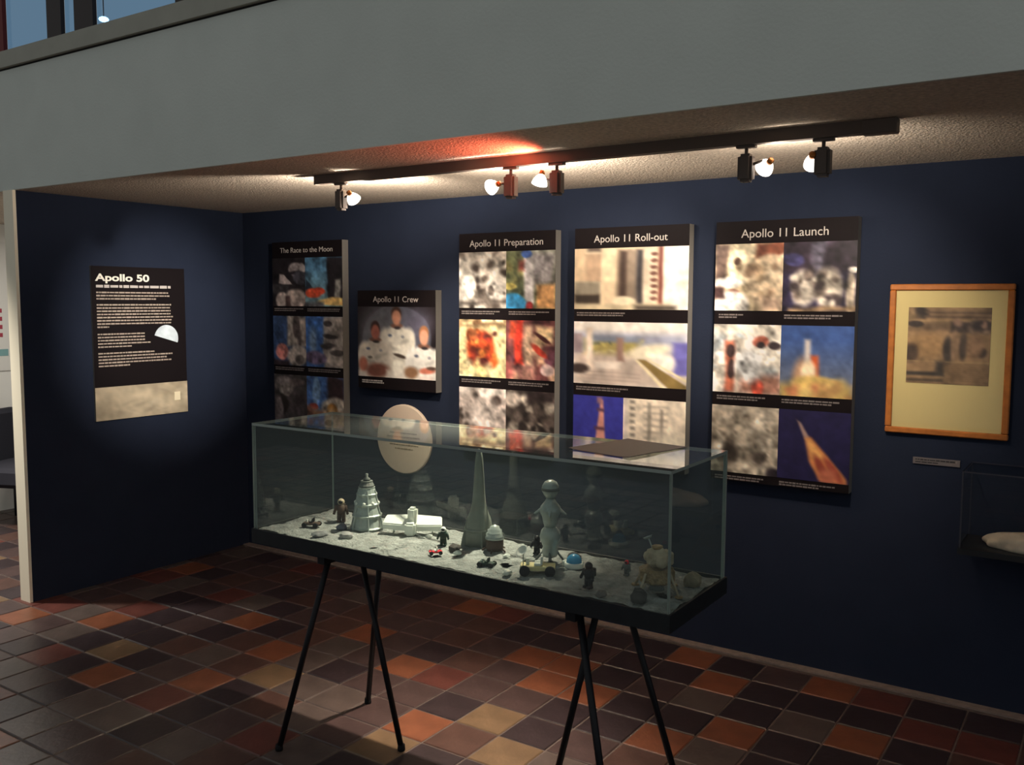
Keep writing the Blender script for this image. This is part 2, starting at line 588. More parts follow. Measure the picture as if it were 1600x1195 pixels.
# --- the race to the moon
o = panel('poster_panel', 'leftmost tall black photo panel titled The Race to the Moon', 0.325, 0.912, PZ0, PZ1, PT, 'The Race to the Moon', 0.030, 0.44, 1.072)
hw = 0.2935
p = Pic(1, 1, (34, 30, 32))
p.ell(.72, .25, .22, .14, (150, 140, 140)).ell(.9, .22, .1, .1, (170, 160, 160)).rect(.5, .3, 1, .36, (40, 34, 38)).ell(.85, .42, .22, .13, (70, 68, 76))
p.poly([(.2, .33), (.35, .35), (.6, .55), (.18, .53)], (180, 166, 164)).rect(0, .55, .5, .75, (58, 56, 58), .05, .8)
p.ell(.72, .85, .3, .22, (180, 164, 156)).ell(.3, .88, .18, .16, (170, 156, 150)).rect(.42, .8, .55, 1, (84, 66, 64), .04)
p.build('photo', o, -hw, -0.01, *rowz(0))
p = Pic(1, 1, (74, 112, 142)).grad(.2, .8, (108, 140, 150))
p.rect(.60, 0, 1.05, .9, (36, 32, 36), .04).rect(.78, .45, .93, .9, (140, 138, 132), .05).poly([(0, .45), (.25, .65), (0, .75)], (40, 50, 62))
p.ell(.22, .73, .22, .1, (196, 78, 50)).ell(.4, .68, .15, .07, (190, 70, 46)).ell(.85, .9, .5, .09, (226, 186, 116)).rect(0, .9, .5, 1.1, (96, 96, 100), .06)
p.build('photo', o, -0.01, hw, *rowz(0))
p = Pic(1, 1, (52, 72, 108))
p.ell(.28, .72, .2, .15, (196, 124, 116)).rect(.42, 0, 1, .6, (150, 140, 132), .06).ell(.7, .2, .12, .2, (84, 74, 72)).rect(.75, .3, .85, .7, (90, 80, 78), .06)
p.ell(.75, .8, .3, .22, (176, 166, 158)).ell(.8, .88, .12, .1, (100, 92, 88)).rect(0, .88, .5, 1.05, (52, 40, 46), .06)
p.build('photo', o, -hw, -0.01, *rowz(1))
p = Pic(1, 1, (62, 102, 166)).ell(.2, .5, .1, .25, (120, 146, 178), .8)
p.rect(.48, 0, 1.1, 1.1, (150, 142, 136), .06).ell(.6, .15, .12, .06, (60, 54, 54)).ell(.66, .4, .2, .05, (64, 58, 58)).ell(.6, .58, .2, .05, (70, 64, 64)).ell(.85, .7, .2, .05, (80, 74, 72))
p.ell(.25, .82, .3, .14, (110, 96, 124)).ell(.75, .85, .2, .1, (186, 176, 168))
p.build('photo', o, -0.01, hw, *rowz(1))
p = Pic(1, 1, (66, 62, 64))
p.ell(.3, .2, .3, .16, (124, 116, 116)).ell(.35, .3, .2, .12, (150, 142, 138)).ell(.25, .6, .16, .22, (38, 34, 32)).ell(.15, .75, .12, .3, (110, 102, 104)).ell(.7, .15, .25, .08, (104, 94, 94)).rect(.6, .4, 1, 1, (60, 54, 58), .1)
p.build('photo', o, -hw, -0.01, *rowz(2))
p = Pic(1, 1, (66, 104, 164))
p.rect(.55, 0, 1, .5, (46, 32, 36), .08).ell(.27, .3, .1, .3, (116, 150, 190)).ell(.75, .62, .35, .22, (168, 160, 150)).ell(.7, .64, .14, .14, (170, 120, 60)).ell(.2, .62, .12, .08, (140, 60, 54)).rect(0, .68, 1, 1.1, (166, 126, 92), .15).blobs(12, (0, .7, 1, 1), .1, [(196, 160, 118), (120, 84, 70)], 3)
p.build('photo', o, -0.01, hw, *rowz(2))
for i in range(2):
    for a, b in ((-0.28, -0.03), (0.005, 0.27)): cap(o, a, b, rowz(i)[0]-0.016)

# --- the crew
o = panel('poster_panel', 'small square black panel with three white suited astronauts before a grey moon', 1.030, 1.598, 1.085, 1.640, PT, 'Apollo 11 Crew', 0.032, 0.33, 0.490)
p = Pic(.568, .397, (32, 26, 29), 130, 0.008, 0.06)
p.ell(.5, .44, .44, .46, (88, 92, 104), .05).ell(.3, .4, .25, .4, (108, 110, 118), .9).ell(.75, .25, .2, .25, (92, 90, 108), .9, 0, .7)


def suit(p, x, y, k, face, hair, c, lo=1.05):
    d = tuple(v*.82 for v in c)
    p.poly([(x-.085*k, y+.15*k), (x+.085*k, y+.15*k), (x+.20*k, y+.25*k), (x+.23*k, lo), (x-.23*k, lo), (x-.20*k, y+.25*k)], c, 1, .05)
    p.ell(x-.15*k, y+.36*k, .075*k, .19*k, c, .4).ell(x+.15*k, y+.36*k, .075*k, .19*k, c, .4)
    p.ell(x-.06*k, y+.45*k, .10*k, .03*k, d, .8, .3, .7).ell(x+.08*k, y+.36*k, .08*k, .03*k, d, .8, -.4, .7).ell(x+.02*k, y+.6*k, .14*k, .03*k, d, .8, .2, .7)
    p.ell(x, y+.135*k, .075*k, .035*k, (120, 84, 70), .4).ell(x+.01*k, y+.165*k, .04*k, .02*k, (50, 44, 46), .5)
    p.ell(x, y-.025*k, .062*k, .105*k, hair, .25).ell(x, y+.025*k, .056*k, .10*k, face, .3)
    p.ell(x-.09*k, y+.27*k, .025*k, .018*k, (96, 102, 122), .5).ell(x+.07*k, y+.29*k, .02*k, .02*k, (150, 150, 156), .5)


suit(p, .514, .13, 1.0, (204, 146, 120), (70, 46, 38), (234, 228, 214))
p.ell(.55, .69, .09, .025, (70, 58, 50), .5, .3)
suit(p, .236, .33, 1.0, (178, 108, 92), (60, 36, 32), (214, 206, 192))
suit(p, .850, .40, 1.0, (226, 166, 138), (168, 112, 76), (246, 242, 234))
p.ell(.08, .82, .055, .10, (182, 112, 92), .5).ell(.26, .90, .15, .10, (116, 72, 60), .6).ell(.17, .72, .03, .02, (110, 104, 96), .5)
p.ell(.90, .87, .10, .045, (202, 118, 96), .5, -.15).ell(.70, .91, .09, .08, (146, 108, 80), .6).ell(.95, .83, .06, .025, (96, 76, 66), .5)
p.rect(.02, .92, .11, 1.1, (214, 206, 198), .05).rect(.38, .9, .60, 1.1, (226, 218, 206), .06).rect(.80, .95, .97, 1.1, (242, 224, 214), .05)
p.rect(-.1, 0, .0, 1, (32, 26, 29), .02)
p.build('photo', o, -0.284, 0.284, 0.067, 0.464)
dashes('caption', o, [(-0.255, -0.10, 0.045, 0.008), (-0.255, -0.09, 0.034, 0.007)], m_title)

# --- preparation
o = panel('poster_panel', 'tall black photo panel titled Apollo 11 Preparation', 1.757, 2.348, PZ0, PZ1, PT, 'Apollo 11 Preparation', 0.034, 0.45, 1.068)
hw = 0.2955
p = Pic(1, 1, (186, 178, 168)).blobs(40, (0, 0, 1, 1), .12, [(236, 230, 220), (120, 110, 102), (208, 200, 190), (226, 220, 210)], 21, .75).blobs(14, (.05, .1, 1, 1), .07, [(62, 54, 50), (80, 72, 66)], 22, .7)
p.ell(.2, .6, .16, .2, (236, 232, 224)).ell(.75, .68, .17, .2, (228, 222, 214)).ell(.68, .7, .06, .09, (130, 120, 112)).rect(0, .85, 1, .93, (110, 102, 96), .06)
p.build('photo', o, -hw, 0.004, *rowz(0))
p = Pic(1, 1, (92, 98, 74)).rect(.5, 0, 1, .6, (138, 134, 136), .2).blobs(12, (0, 0, .4, .8), .12, [(110, 118, 84), (66, 74, 56), (150, 146, 96)], 9)
p.rect(.38, .1, .56, .9, (206, 202, 204), .06).ell(.42, .07, .12, .08, (62, 92, 160)).rect(.28, .2, .4, .35, (140, 70, 66), .08).rect(.62, .58, 1, 1, (190, 144, 96), .06).ell(.15, .9, .25, .16, (58, 142, 196)).ell(.46, .95, .08, .09, (140, 48, 50)).ell(.1, .62, .14, .06, (206, 192, 110))
p.build('photo', o, 0.004, hw, *rowz(0))
p = Pic(1, 1, (240, 222, 168)).rect(0, 0, 1, .12, (120, 90, 64), .08).rect(.5, 0, .95, .07, (250, 236, 190), .05).rect(.05, .02, .3, .09, (240, 220, 170), .05)
p.ell(.46, .5, .3, .32, (186, 76, 42), .3).blobs(26, (.2, .2, .75, .75), .07, [(224, 106, 52), (112, 44, 34), (150, 54, 40), (84, 44, 40), (236, 140, 70)], 31, .8).rect(.2, .15, .4, .35, (110, 72, 48), .1, .8).ell(.5, .75, .12, .06, (96, 40, 40)).blobs(8, (0, .75, 1, 1), .1, [(222, 204, 140), (246, 234, 190)], 8, .5)
p.build('photo', o, -hw, 0.004, *rowz(1))
p = Pic(1, 1, (104, 62, 62)).blobs(26, (0, 0, 1, 1), .12, [(150, 84, 80), (62, 34, 40), (210, 170, 140), (120, 74, 90)], 41, .8)
p.rect(.2, 0, .36, .75, (206, 60, 44), .06).rect(.08, .05, .2, .3, (212, 84, 56), .06).rect(.38, .1, .55, .75, (226, 190, 160), .1).rect(.62, .1, .95, .4, (236, 206, 160), .1).ell(.75, .3, .2, .04, (70, 36, 36), .4, .5).ell(.7, .5, .2, .05, (190, 66, 50), .4, .6).ell(.85, .82, .14, .1, (206, 180, 176)).rect(.3, .78, .6, 1, (190, 140, 126), .12)
p.build('photo', o, 0.004, hw, *rowz(1))
p = Pic(1, 1, (196, 182, 174)).rect(0, 0, 1, .12, (224, 214, 206), .1).blobs(20, (0, .1, .35, 1), .07, [(84, 74, 68), (150, 138, 130)], 51, .7).ell(.78, .22, .12, .09, (70, 60, 56), .5).ell(.55, .5, .3, .3, (210, 198, 190), .8).rect(0, .88, 1, 1, (110, 100, 96), .1)
p.build('photo', o, -hw, 0.004, *rowz(2))
p = Pic(1, 1, (70, 62, 58)).blobs(44, (0, .05, 1, 1), .1, [(156, 146, 134), (44, 38, 36), (190, 180, 166), (96, 86, 80)], 61, .75, .7).rect(.4, 0, 1, .2, (48, 40, 40), .1).ell(.15, .15, .15, .14, (180, 168, 158), .5)
p.build('photo', o, 0.004, hw, *rowz(2))
for i in range(2):
    for a, b in ((-0.28, -0.03), (0.02, 0.26)): cap(o, a, b, rowz(i)[0]-0.018)

# --- roll-out
o = panel('poster_panel', 'tall black photo panel titled Apollo 11 Roll-out', 2.457, 3.046, PZ0, PZ1, PT, 'Apollo 11 Roll-out', 0.034, 0.38, 1.068)
hw = 0.2945
p = Pic(.59, .29, (226, 206, 176), 110, 0.004, 0.06)
p.rect(0, 0, .1, .6, (222, 196, 164), .03).rect(.1, .1, .25, .55, (188, 160, 134), .03).rect(.12, 0, .24, .06, (96, 84, 78), .04).rect(0, .55, .25, .75, (150, 142, 126), .05).rect(0, .75, .25, .92, (60, 52, 46), .05)
p.rect(.25, .0, .4, .92, (240, 216, 182), .03).rect(.4, .05, .5, .8, (74, 60, 54), .06).rect(.48, .05, .57, .85, (150, 134, 118), .05).rect(.56, .05, .62, .95, (62, 60, 64), .04).rect(.62, 0, .72, .9, (232, 214, 190), .03)
for k in range(8): p.ell(.71, .12+.1*k, .03, .03, (110, 74, 66), .5)
p.rect(.75, 0, .785, .93, (110, 52, 48), .03).rect(.79, 0, 1.02, 1, (255, 248, 236), .03).rect(0, .9, .85, 1.02, (206, 190, 160), .06).rect(.55, .93, .9, 1.0, (84, 76, 70), .05).ell(.45, .85, .1, .07, (250, 236, 204), .4)
p.build('photo', o, -hw, hw, *rowz(0))
p = Pic(.59, .30, (236, 230, 222), 110, 0.004, 0.06)
p.rect(0, .18, 1, .55, (160, 164, 186), .12).rect(.1, .28, .6, .6, (170, 156, 96), .1).blobs(16, (.1, .3, .7, .6), .07, [(196, 180, 110), (110, 112, 84), (214, 202, 150)], 71, .7, .35).rect(.15, .22, .6, .32, (130, 140, 160), .06)
p.rect(0, .5, 1, 1, (206, 190, 178), .12).rect(.12, .1, .18, .85, (232, 216, 200), .03).rect(.0, .2, .08, .5, (150, 134, 140), .03).ell(.05, .75, .1, .08, (60, 50, 48), .5).rect(.4, .25, .46, .62, (150, 120, 110), .03).rect(.2, .62, .44, .74, (240, 228, 216), .04)
p.ell(.68, .45, .2, .1, (250, 240, 214), .6, -.4).rect(.88, .3, 1.02, .8, (110, 106, 180), .05).ell(.8, .62, .1, .14, (254, 248, 236), .5)
p.poly([(.58, .58), (.64, .58), (1, .95), (1, 1.02), (.86, 1.02)], (126, 104, 54), .9).poly([(.56, .6), (.58, .59), (.84, 1.02), (.8, 1.02)], (244, 230, 190)).poly([(.66, .58), (.68, .58), (1.0, .86), (1.0, .9)], (240, 226, 180))
for k in range(4): p.poly([(.1, .78+.06*k), (.6, .8+.06*k), (.6, .815+.06*k), (.1, .795+.06*k)], (160, 140, 134), .6)
p.build('photo', o, -hw, hw, *rowz(1))
p = Pic(.27, .30, (56, 58, 150), 60, 0.004, 0.03)
p.poly([(.5, .06), (.6, .06), (.66, .8), (.62, 1.02), (.42, 1.02), (.45, .8)], (214, 150, 136)).rect(.48, .2, .62, .25, (90, 60, 80), .04).rect(.44, .5, .64, .55, (90, 56, 70), .04).rect(.48, .02, .58, .12, (150, 110, 120), .05)
p.build('photo', o, -hw, -0.022, *rowz(2))
p = Pic(.32, .30, (232, 218, 198), 70, 0.004, 0.06)
p.rect(0, 0, .08, 1, (206, 194, 186), .06)
for k in range(9):
    p.rect(.12, .03+.105*k, .2, .08+.105*k, (110, 104, 96), .03, .8)
    p.rect(.34, .1+.1*k, .72, .13+.1*k, (150, 140, 128), .04, .7)
p.rect(.4, .05, .46, 1, (140, 132, 120), .03, .8).rect(.6, .15, .65, 1, (130, 120, 110), .03, .8).ell(.8, .8, .3, .3, (246, 236, 214), .8)
p.build('photo', o, -0.022, hw, *rowz(2))
for i, b in ((0, -0.02), (1, 0.0)): cap(o, -0.28, b, rowz(i)[0]-0.018)

# --- launch
o = panel('poster_panel', 'tall black photo panel titled Apollo 11 Launch', 3.172, 3.772, PZ0, PZ1, PT, 'Apollo 11 Launch', 0.036, 0.37, 1.066)
hw = 0.300
p = Pic(1, 1, (226, 206, 170)).rect(0, 0, .2, .55, (120, 100, 92), .05).rect(.2, 0, .6, .6, (246, 230, 196), .06).rect(.6, 0, 1, .22, (112, 64, 50), .08).ell(.85, .1, .15, .1, (140, 84, 64))
p.ell(.78, .6, .3, .4, (224, 202, 172)).blobs(18, (.3, .2, 1, .9), .07, [(184, 160, 130), (246, 232, 204), (150, 126, 104)], 81, .6).ell(.2, .58, .24, .08, (250, 246, 240)).ell(.28, .72, .1, .05, (150, 92, 76)).ell(.25, .92, .26, .22, (252, 248, 242)).ell(.35, .25, .05, .05, (84, 64, 56)).rect(0, .64, .16, .8, (76, 56, 56), .05).rect(.7, .8, 1, 1, (170, 146, 128), .12)
p.build('photo', o, -hw, 0.0, *rowz(0))
p = Pic(1, 1, (46, 38, 48)).rect(.4, 0, .58, .5, (96, 92, 108), .08).ell(.15, .25, .15, .1, (60, 58, 96)).rect(0, .45, 1, 1, (44, 40, 62), .1)
p.ell(.3, .65, .18, .25, (196, 186, 174), .4).ell(.62, .66, .2, .3, (186, 176, 162), .4).blobs(24, (.1, .42, .8, .95), .06, [(220, 210, 196), (120, 108, 100), (62, 54, 56)], 91, .7).ell(.92, .75, .07, .3, (206, 190, 170), .3).ell(.95, .42, .06, .04, (236, 228, 216)).rect(.1, .94, 1, 1, (170, 140, 104), .06)
p.build('photo', o, 0.0, hw, *rowz(0))
p = Pic(1, 1, (244, 236, 222)).blobs(26, (0, .1, 1, 1), .1, [(254, 250, 244), (206, 198, 186), (180, 190, 196)], 101, .6).rect(.18, .25, .32, 1, (196, 110, 84), .06).ell(.26, .4, .06, .1, (60, 46, 46)).ell(.27, .65, .06, .14, (64, 50, 50)).ell(.72, .25, .12, .08, (190, 110, 90)).ell(.72, .3, .06, .05, (62, 54, 56)).ell(.92, .3, .09, .05, (60, 52, 54)).rect(.4, .72, 1, 1, (160, 116, 100), .12).ell(.65, .9, .08, .12, (210, 90, 70)).ell(.55, .6, .2, .22, (226, 228, 228), .5)
p.build('photo', o, -hw, 0.0, *rowz(1))
p = Pic(1, 1, (62, 88, 146), 64, 0.010, 0.06).grad(.2, .9, (112, 118, 132)).ell(.35, .75, .16, .3, (190, 150, 120), .6).rect(.34, .2, .42, .75, (206, 196, 190), .05).rect(.43, .42, .53, .75, (206, 96, 56), .05).ell(.4, .65, .1, .16, (250, 226, 190), .5).rect(0, .82, 1, 1.1, (196, 166, 100), .12).ell(.5, .8, .3, .1, (222, 188, 112), .5).blobs(16, (0, .78, 1, 1), .09, [(220, 190, 120), (166, 130, 84), (196, 130, 90)], 111, .6)
p.build('photo', o, 0.0, hw, *rowz(1))
p = Pic(1, 1, (162, 152, 136)).blobs(60, (0, .1, 1, 1), .07, [(190, 180, 164), (118, 108, 96), (206, 196, 180), (140, 130, 116)], 121, .7, .6).ell(.3, .7, .12, .16, (70, 62, 56), .7).ell(.72, .76, .12, .1, (84, 76, 70), .7).rect(0, 0, 1, .1, (186, 176, 160), .08).ell(.95, .98, .1, .1, (50, 44, 50), .5)
p.build('photo', o, -hw, 0.0, *rowz(2))
p = Pic(1, 1, (38, 34, 70), 64, 0.006, 0.05).poly([(.26, .14), (.32, .18), (.46, .42), (.38, .42)], (160, 132, 124)).poly([(.38, .4), (.46, .38), (.7, .62), (.96, .93), (.96, 1.0), (.6, .98), (.45, .72)], (206, 130, 80), 1, .04).poly([(.4, .42), (.45, .42), (.66, .64), (.5, .7)], (240, 186, 110), .8, .05).ell(.62, .8, .05, .2, (150, 70, 56), .7, -.5).ell(.78, .82, .05, .2, (160, 76, 60), .7, -.6).ell(.7, .9, .12, .1, (190, 110, 84), .8)
p.build('photo', o, 0.0, hw, *rowz(2))
for i in range(3):
    cap(o, -0.28, -0.17 if i == 0 else -0.06, rowz(i)[0]-0.018)
    cap(o, 0.01, 0.25, rowz(i)[0]-0.018)

# --- introduction poster on the side wall
o = panel('intro_poster', 'black text poster headed Apollo 50 with pale lunar ground, on side wall', -0.297, 0.297, 0, 0.852, 0.012, None, 0, 0, 0, rotz=PI/2, loc=(0.012, -0.752, 0.913))
del o['group']
text('title', 'Apollo 50', o, -0.272, 0.772, 0.038, 0.335, m_textw, align='LEFT', bold=0.03)
dashes('subtitle', o, [(-0.27, 0.20, 0.742, 0.015)], m_title)


def para(z, rows, lh=0.0175):
    dashes('text_block', o, [(-0.27, x1, z-i*lh, 0.0082) for i, x1 in enumerate(rows)], m_body)


para(0.708, (0.185, 0.19, 0.10))
para(0.640, (0.20, 0.20, 0.195, 0.195, 0.21, 0.20, 0.20, -0.20))
para(0.478, (0.02, 0.02, 0.02, 0.06, -0.06))
para(0.372, (0.08, 0.20, 0.16, 0.20, -0.08))
bm = bmesh.new()
vs = []
cxp, czp = 0.162, 0.462
pts = []
for i in range(25):
    a = -0.35 + (PI+0.1)*i/24
    pts.append((cxp+0.080*math.cos(a), czp+0.078*math.sin(a)-0.018))
A_ = [bm.verts.new((x, -0.0025, z)) for x, z in pts]
B_ = [bm.verts.new((x, -0.0003, z)) for x, z in pts]
bm.faces.new(A_); bm.faces.new(B_[::-1])
for i in range(25):
    j = (i+1) % 25
    bm.faces.new((A_[i], A_[j], B_[j], B_[i]))
e = obj('earth_picture', bm, mat('earth_print', (214, 226, 236), 0.6, noise=0.25, nscale=14), o)
p = Pic(.594, .20, (176, 162, 138), 90, 0.02, 0.05).grad(0, .3, (196, 180, 152), .5).blobs(30, (0, .1, 1, 1), .12, [(186, 170, 142), (164, 150, 128), (196, 182, 156)], 131, .5, .3)
p.build('lunar_ground_picture', o, -0.297, 0.297, 0, 0.185, y=-0.0015)
B('logo', mat('cream_logo', (244, 230, 196), 0.6), o, (0.205, 0.245, -0.003, -0.001, 0.075, 0.125))

# --- round plaque below the crew panel
t = thing('round_plaque', 'round cream plaque with brown text lines below the small square panel', 'plaque', (1.335, -0.018, 0.804))
bm = bmesh.new()
lathe(bm, [(0.0, 0.0), (0.192, 0.0), (0.197, 0.004), (0.197, 0.018), (0.0, 0.018)][::-1], (0, 0.0, 0), (0, 1, 0), 48, False)
obj('disc', bm, mat('cream_disc', (226, 206, 184), 0.7), t)
dashes('text_block', t, [(-0.10, 0.10, 0.035, 0.008), (-0.12, 0.12, 0.012, 0.008), (-0.12, 0.12, -0.010, 0.008), (-0.10, 0.11, -0.032, 0.008), (-0.06, 0.07, -0.054, 0.008)], mat('brown_ink', (150, 134, 110), 0.7), y=-0.0015)

# --- framed newspaper
t = thing('framed_newspaper', 'framed newspaper page on cream mount in an orange wood frame', 'picture', (4.118, -0.022, 1.062))
W_, H_, F_ = 0.222, 0.596, 0.024
for nm, b in (('frame_rail', (-W_, W_, 0, 0.022, 0, F_)), ('frame_rail', (-W_, W_, 0, 0.022, H_-F_, H_)),
              ('frame_rail', (-W_, -W_+F_, 0, 0.022, F_, H_-F_)), ('frame_rail', (W_-F_, W_, 0, 0.022, F_, H_-F_))):
    B(nm, m_wood, t, b, bev=0.004)
B('mount', m_mount, t, (-W_+F_, W_-F_, 0.010, 0.016, F_, H_-F_))
p = Pic(.30, .31, (158, 128, 98), 80, 0.006, 0.08)
p.rect(0, .03, 1, .15, (136, 110, 88), .02).rect(0, .03, .2, .15, (92, 76, 66), .04).blobs(6, (.02, .04, .2, .14), .05, [(60, 50, 48), (150, 124, 96)], 3, .7)
for k in range(2): p.rect(.2, .06+.055*k, 1, .085+.055*k, (96, 78, 66), .012, .8)
p.rect(0, .17, 1, .185, (176, 146, 110), .01).rect(0, .2, .5, .3, (120, 98, 80), .06).ell(.1, .22, .1, .04, (66, 56, 54)).rect(.52, .19, 1, .33, (74, 62, 60), .04).blobs(9, (.55, .2, .95, .34), .05, [(140, 116, 100), (60, 50, 52), (150, 120, 106)], 5, .7)
p.ell(.25, .5, .25, .16, (166, 132, 96), .5).ell(.06, .6, .09, .12, (84, 68, 60), .6).ell(.5, .55, .06, .18, (74, 64, 60), .5).ell(.68, .5, .05, .18, (84, 72, 66), .5).ell(.58, .5, .05, .2, (150, 122, 100), .5).ell(.9, .58, .06, .06, (66, 54, 52), .6).ell(.82, .5, .1, .15, (152, 120, 96), .6)
p.rect(0, .7, 1, .71, (180, 150, 112), .01).rect(0, .84, .46, .89, (60, 54, 52), .03).rect(.36, .7, .46, .88, (70, 62, 58), .06).rect(0, .93, .46, .97, (92, 78, 68), .03)
for k in range(9): p.rect(.5, .73+.027*k, 1, .742+.027*k, (130, 104, 82), .008, .7)
p.build('newspaper_print', t, -0.150, 0.146, 0.205, 0.505, y=0.0085)
B('glazing', glass_mat('picture_glass', (0.97, 0.97, 0.95), 1.45), t, (-W_+F_, W_-F_, 0.004, 0.006, F_, H_-F_))

# --- small caption strip
t = B('caption_strip', mat('grey_card', (110, 104, 104), 0.6), None, (4.006, 4.178, -0.006, -0.0005, 0.942, 0.968))
tag(t, 'narrow grey caption strip on the navy wall under the framed newspaper', 'label')
dashes('small_print', t, [(4.015, 4.165, 0.960, 0.005), (4.015, 4.10, 0.950, 0.005)], mat('dark_ink', (50, 48, 50), .7), y=-0.0068)


# ------------------------------------------------------------------ glazed cases
def pane(name, parent, x0, x1, y0, y1, z0, z1, glass=None, edge=None):
    """solid pane with its two large faces clear and its narrow edges frosted"""
    bm = bmesh.new()
    fs = box(bm, x0, x1, y0, y1, z0, z1)
    dx, dy, dz = x1-x0, y1-y0, z1-z0
    mn = min(dx, dy, dz)
    big = (0, 1) if mn == dz else ((2, 4) if mn == dy else (3, 5))
    for i, f in enumerate(fs):
        f.material_index = 0 if i in big else 1
    return obj(name, bm, [glass or m_dglass, edge or m_dedge], parent)


# wall case at the right
t = thing('wall_case', 'small clear wall case with dark base at the right photo edge', 'display case', (4.46, -0.125, 0.66))
B('base', m_tray, t, (-0.245, 0.245, -0.13, 0.122, 0, 0.022))
m_dim = mat('dull_acrylic_edge', (62, 62, 70), 0.4)
g = glass_mat('clear_acrylic', (0.94, 0.95, 0.96), 1.5)
pane('glass_pane', t, -0.236, 0.236, -0.125, -0.120, 0.022, 0.305, g, m_dim)
pane('glass_pane', t, -0.241, -0.236, -0.125, 0.122, 0.022, 0.305, g, m_dim)
pane('glass_pane', t, 0.236, 0.241, -0.125, 0.122, 0.022, 0.305, g, m_dim)
pane('glass_pane', t, -0.241, 0.241, -0.125, 0.122, 0.305, 0.310, g, m_dim)
bm = bmesh.new()
r = bmesh.ops.create_icosphere(bm, subdivisions=4, radius=1)
for v in bm.verts:
    q = v.co
    k = 1+0.05*math.sin(7*q.x+3*q.y)+0.04*math.sin(9*q.y+5*q.z)
    v.co = Vector((q.x*0.175*k, q.y*0.070*k, max(-0.021, q.z*0.044*k)))
for f in bm.faces: f.smooth = True
o = obj('pale_stone', bm, mat('pale_stone', (232, 212, 182), 0.8, noise=0.15, nscale=30), None, (4.46, -0.15, 0.703))
tag(o, 'long pale rounded stone lying inside the small wall case', 'stone')

# big case
X0, X1, Y0, Y1 = 2.140, 3.740, -1.775, -1.375
ZB, ZG, ZT = 0.723, 0.770, 1.152
t = thing('display_case', 'long glass display case with black base standing on two trestles', 'display case', ((X0+X1)/2, (Y0+Y1)/2, ZB))
L2_, W2_ = (X1-X0)/2, (Y1-Y0)/2
bm = bmesh.new()
box(bm, -L2_-0.006, L2_+0.006, -W2_-0.006, W2_+0.006, 0, 0.040)
box(bm, -L2_-0.006, L2_+0.006, -W2_-0.006, -W2_, 0.040, 0.050)
box(bm, -L2_-0.006, L2_+0.006, W2_, W2_+0.006, 0.040, 0.050)
box(bm, -L2_-0.006, -L2_, -W2_, W2_, 0.040, 0.050)
box(bm, L2_, L2_+0.006, -W2_, W2_, 0.040, 0.050)
obj('tray', bm, m_tray, t)
gt = 0.009
hz0, hz1 = 0.040, ZT-ZB
pane('glass_pane', t, -L2_, L2_, -W2_, -W2_+gt, hz0, hz1-gt)
pane('glass_pane', t, -L2_, L2_, W2_-gt, W2_, hz0, hz1-gt)
pane('glass_pane', t, -L2_, -L2_+gt, -W2_+gt, W2_-gt, hz0, hz1-gt)
pane('glass_pane', t, L2_-gt, L2_, -W2_+gt, W2_-gt, hz0, hz1-gt)
pane('glass_pane', t, -L2_, L2_, -W2_, W2_, hz1-gt, hz1)
# lunar ground
nx, ny = 150, 40
rg = random.Random(17)
craters = [(rg.uniform(-L2_, L2_), rg.uniform(-W2_, W2_), rg.uniform(.015, .05)) for i in range(46)]


def ground_h(x, y):
    h = 0.0012*math.sin(23*x+4*y)+0.0012*math.sin(31*y-9*x)+0.0008*math.sin(71*x+40*y)+0.0007*math.sin(130*x-90*y)+0.0006*math.sin(170*y+50*x)
    for cx, cy, r in craters:
        d = math.hypot(x-cx, y-cy)/r
        if d < 1.6:
            h += 0.10*r*(math.exp(-((d-1)/.25)**2)*0.5-max(0, 1-d*d)*0.7)
    return max(-0.006, min(0.004, 1.8*h))


bm = bmesh.new()
GX, GY = L2_-gt-0.002, W2_-gt-0.002
grid = [[bm.verts.new((-GX+2*GX*i/nx, -GY+2*GY*j/ny, 0.046+ground_h(-GX+2*GX*i/nx, -GY+2*GY*j/ny))) for i in range(nx+1)] for j in range(ny+1)]
for j in range(ny):
    for i in range(nx):
        f = bm.faces.new((grid[j][i], grid[j][i+1], grid[j+1][i+1], grid[j+1][i])); f.smooth = True
obj('lunar_ground', bm, mat('lunar_grey', (146, 149, 145), 0.95, spec=0.05, noise=0.3, nscale=26, bump=1.0, bscale=110), t)


# trestles
def trestle(label, bx, s):
    """s=+1: pair of legs on the left, single leg on the right; mirrored for s=-1"""
    t = thing('trestle', label, 'trestle', (bx, -1.575, 0), 0, 'black three-legged trestles')
    bm = bmesh.new()
    box(bm, -0.016, 0.016, -0.185, 0.185, 0.690, ZB)
    obj('bar', bm, m_black, t)
    for a, b in (((-0.004*s, -0.140, 0.706), (-0.176*s, -0.228, 0.006)), ((-0.004*s, 0.125, 0.706), (-0.178*s, 0.232, 0.006)), ((0.004*s, 0.0, 0.706), (0.182*s, 0.014, 0.006))):
        bm = bmesh.new()
        tube(bm, a, b, 0.0105, 0.0105, 12)
        leg = obj('leg', bm, m_black, t)
        bm = bmesh.new()
        lathe(bm, [(0.013, 0), (0.014, 0.006), (0.0125, 0.022), (0.0, 0.022)], (b[0], b[1], 0), (0, 0, 1), 12)
        obj('rubber_foot', bm, mat('rubber', (12, 12, 14), 0.8), leg)
    return t


trestle('black tubular trestle under the left end of the display case', 2.457, 1)
trestle('black tubular trestle under the right end of the display case', 3.436, -1)

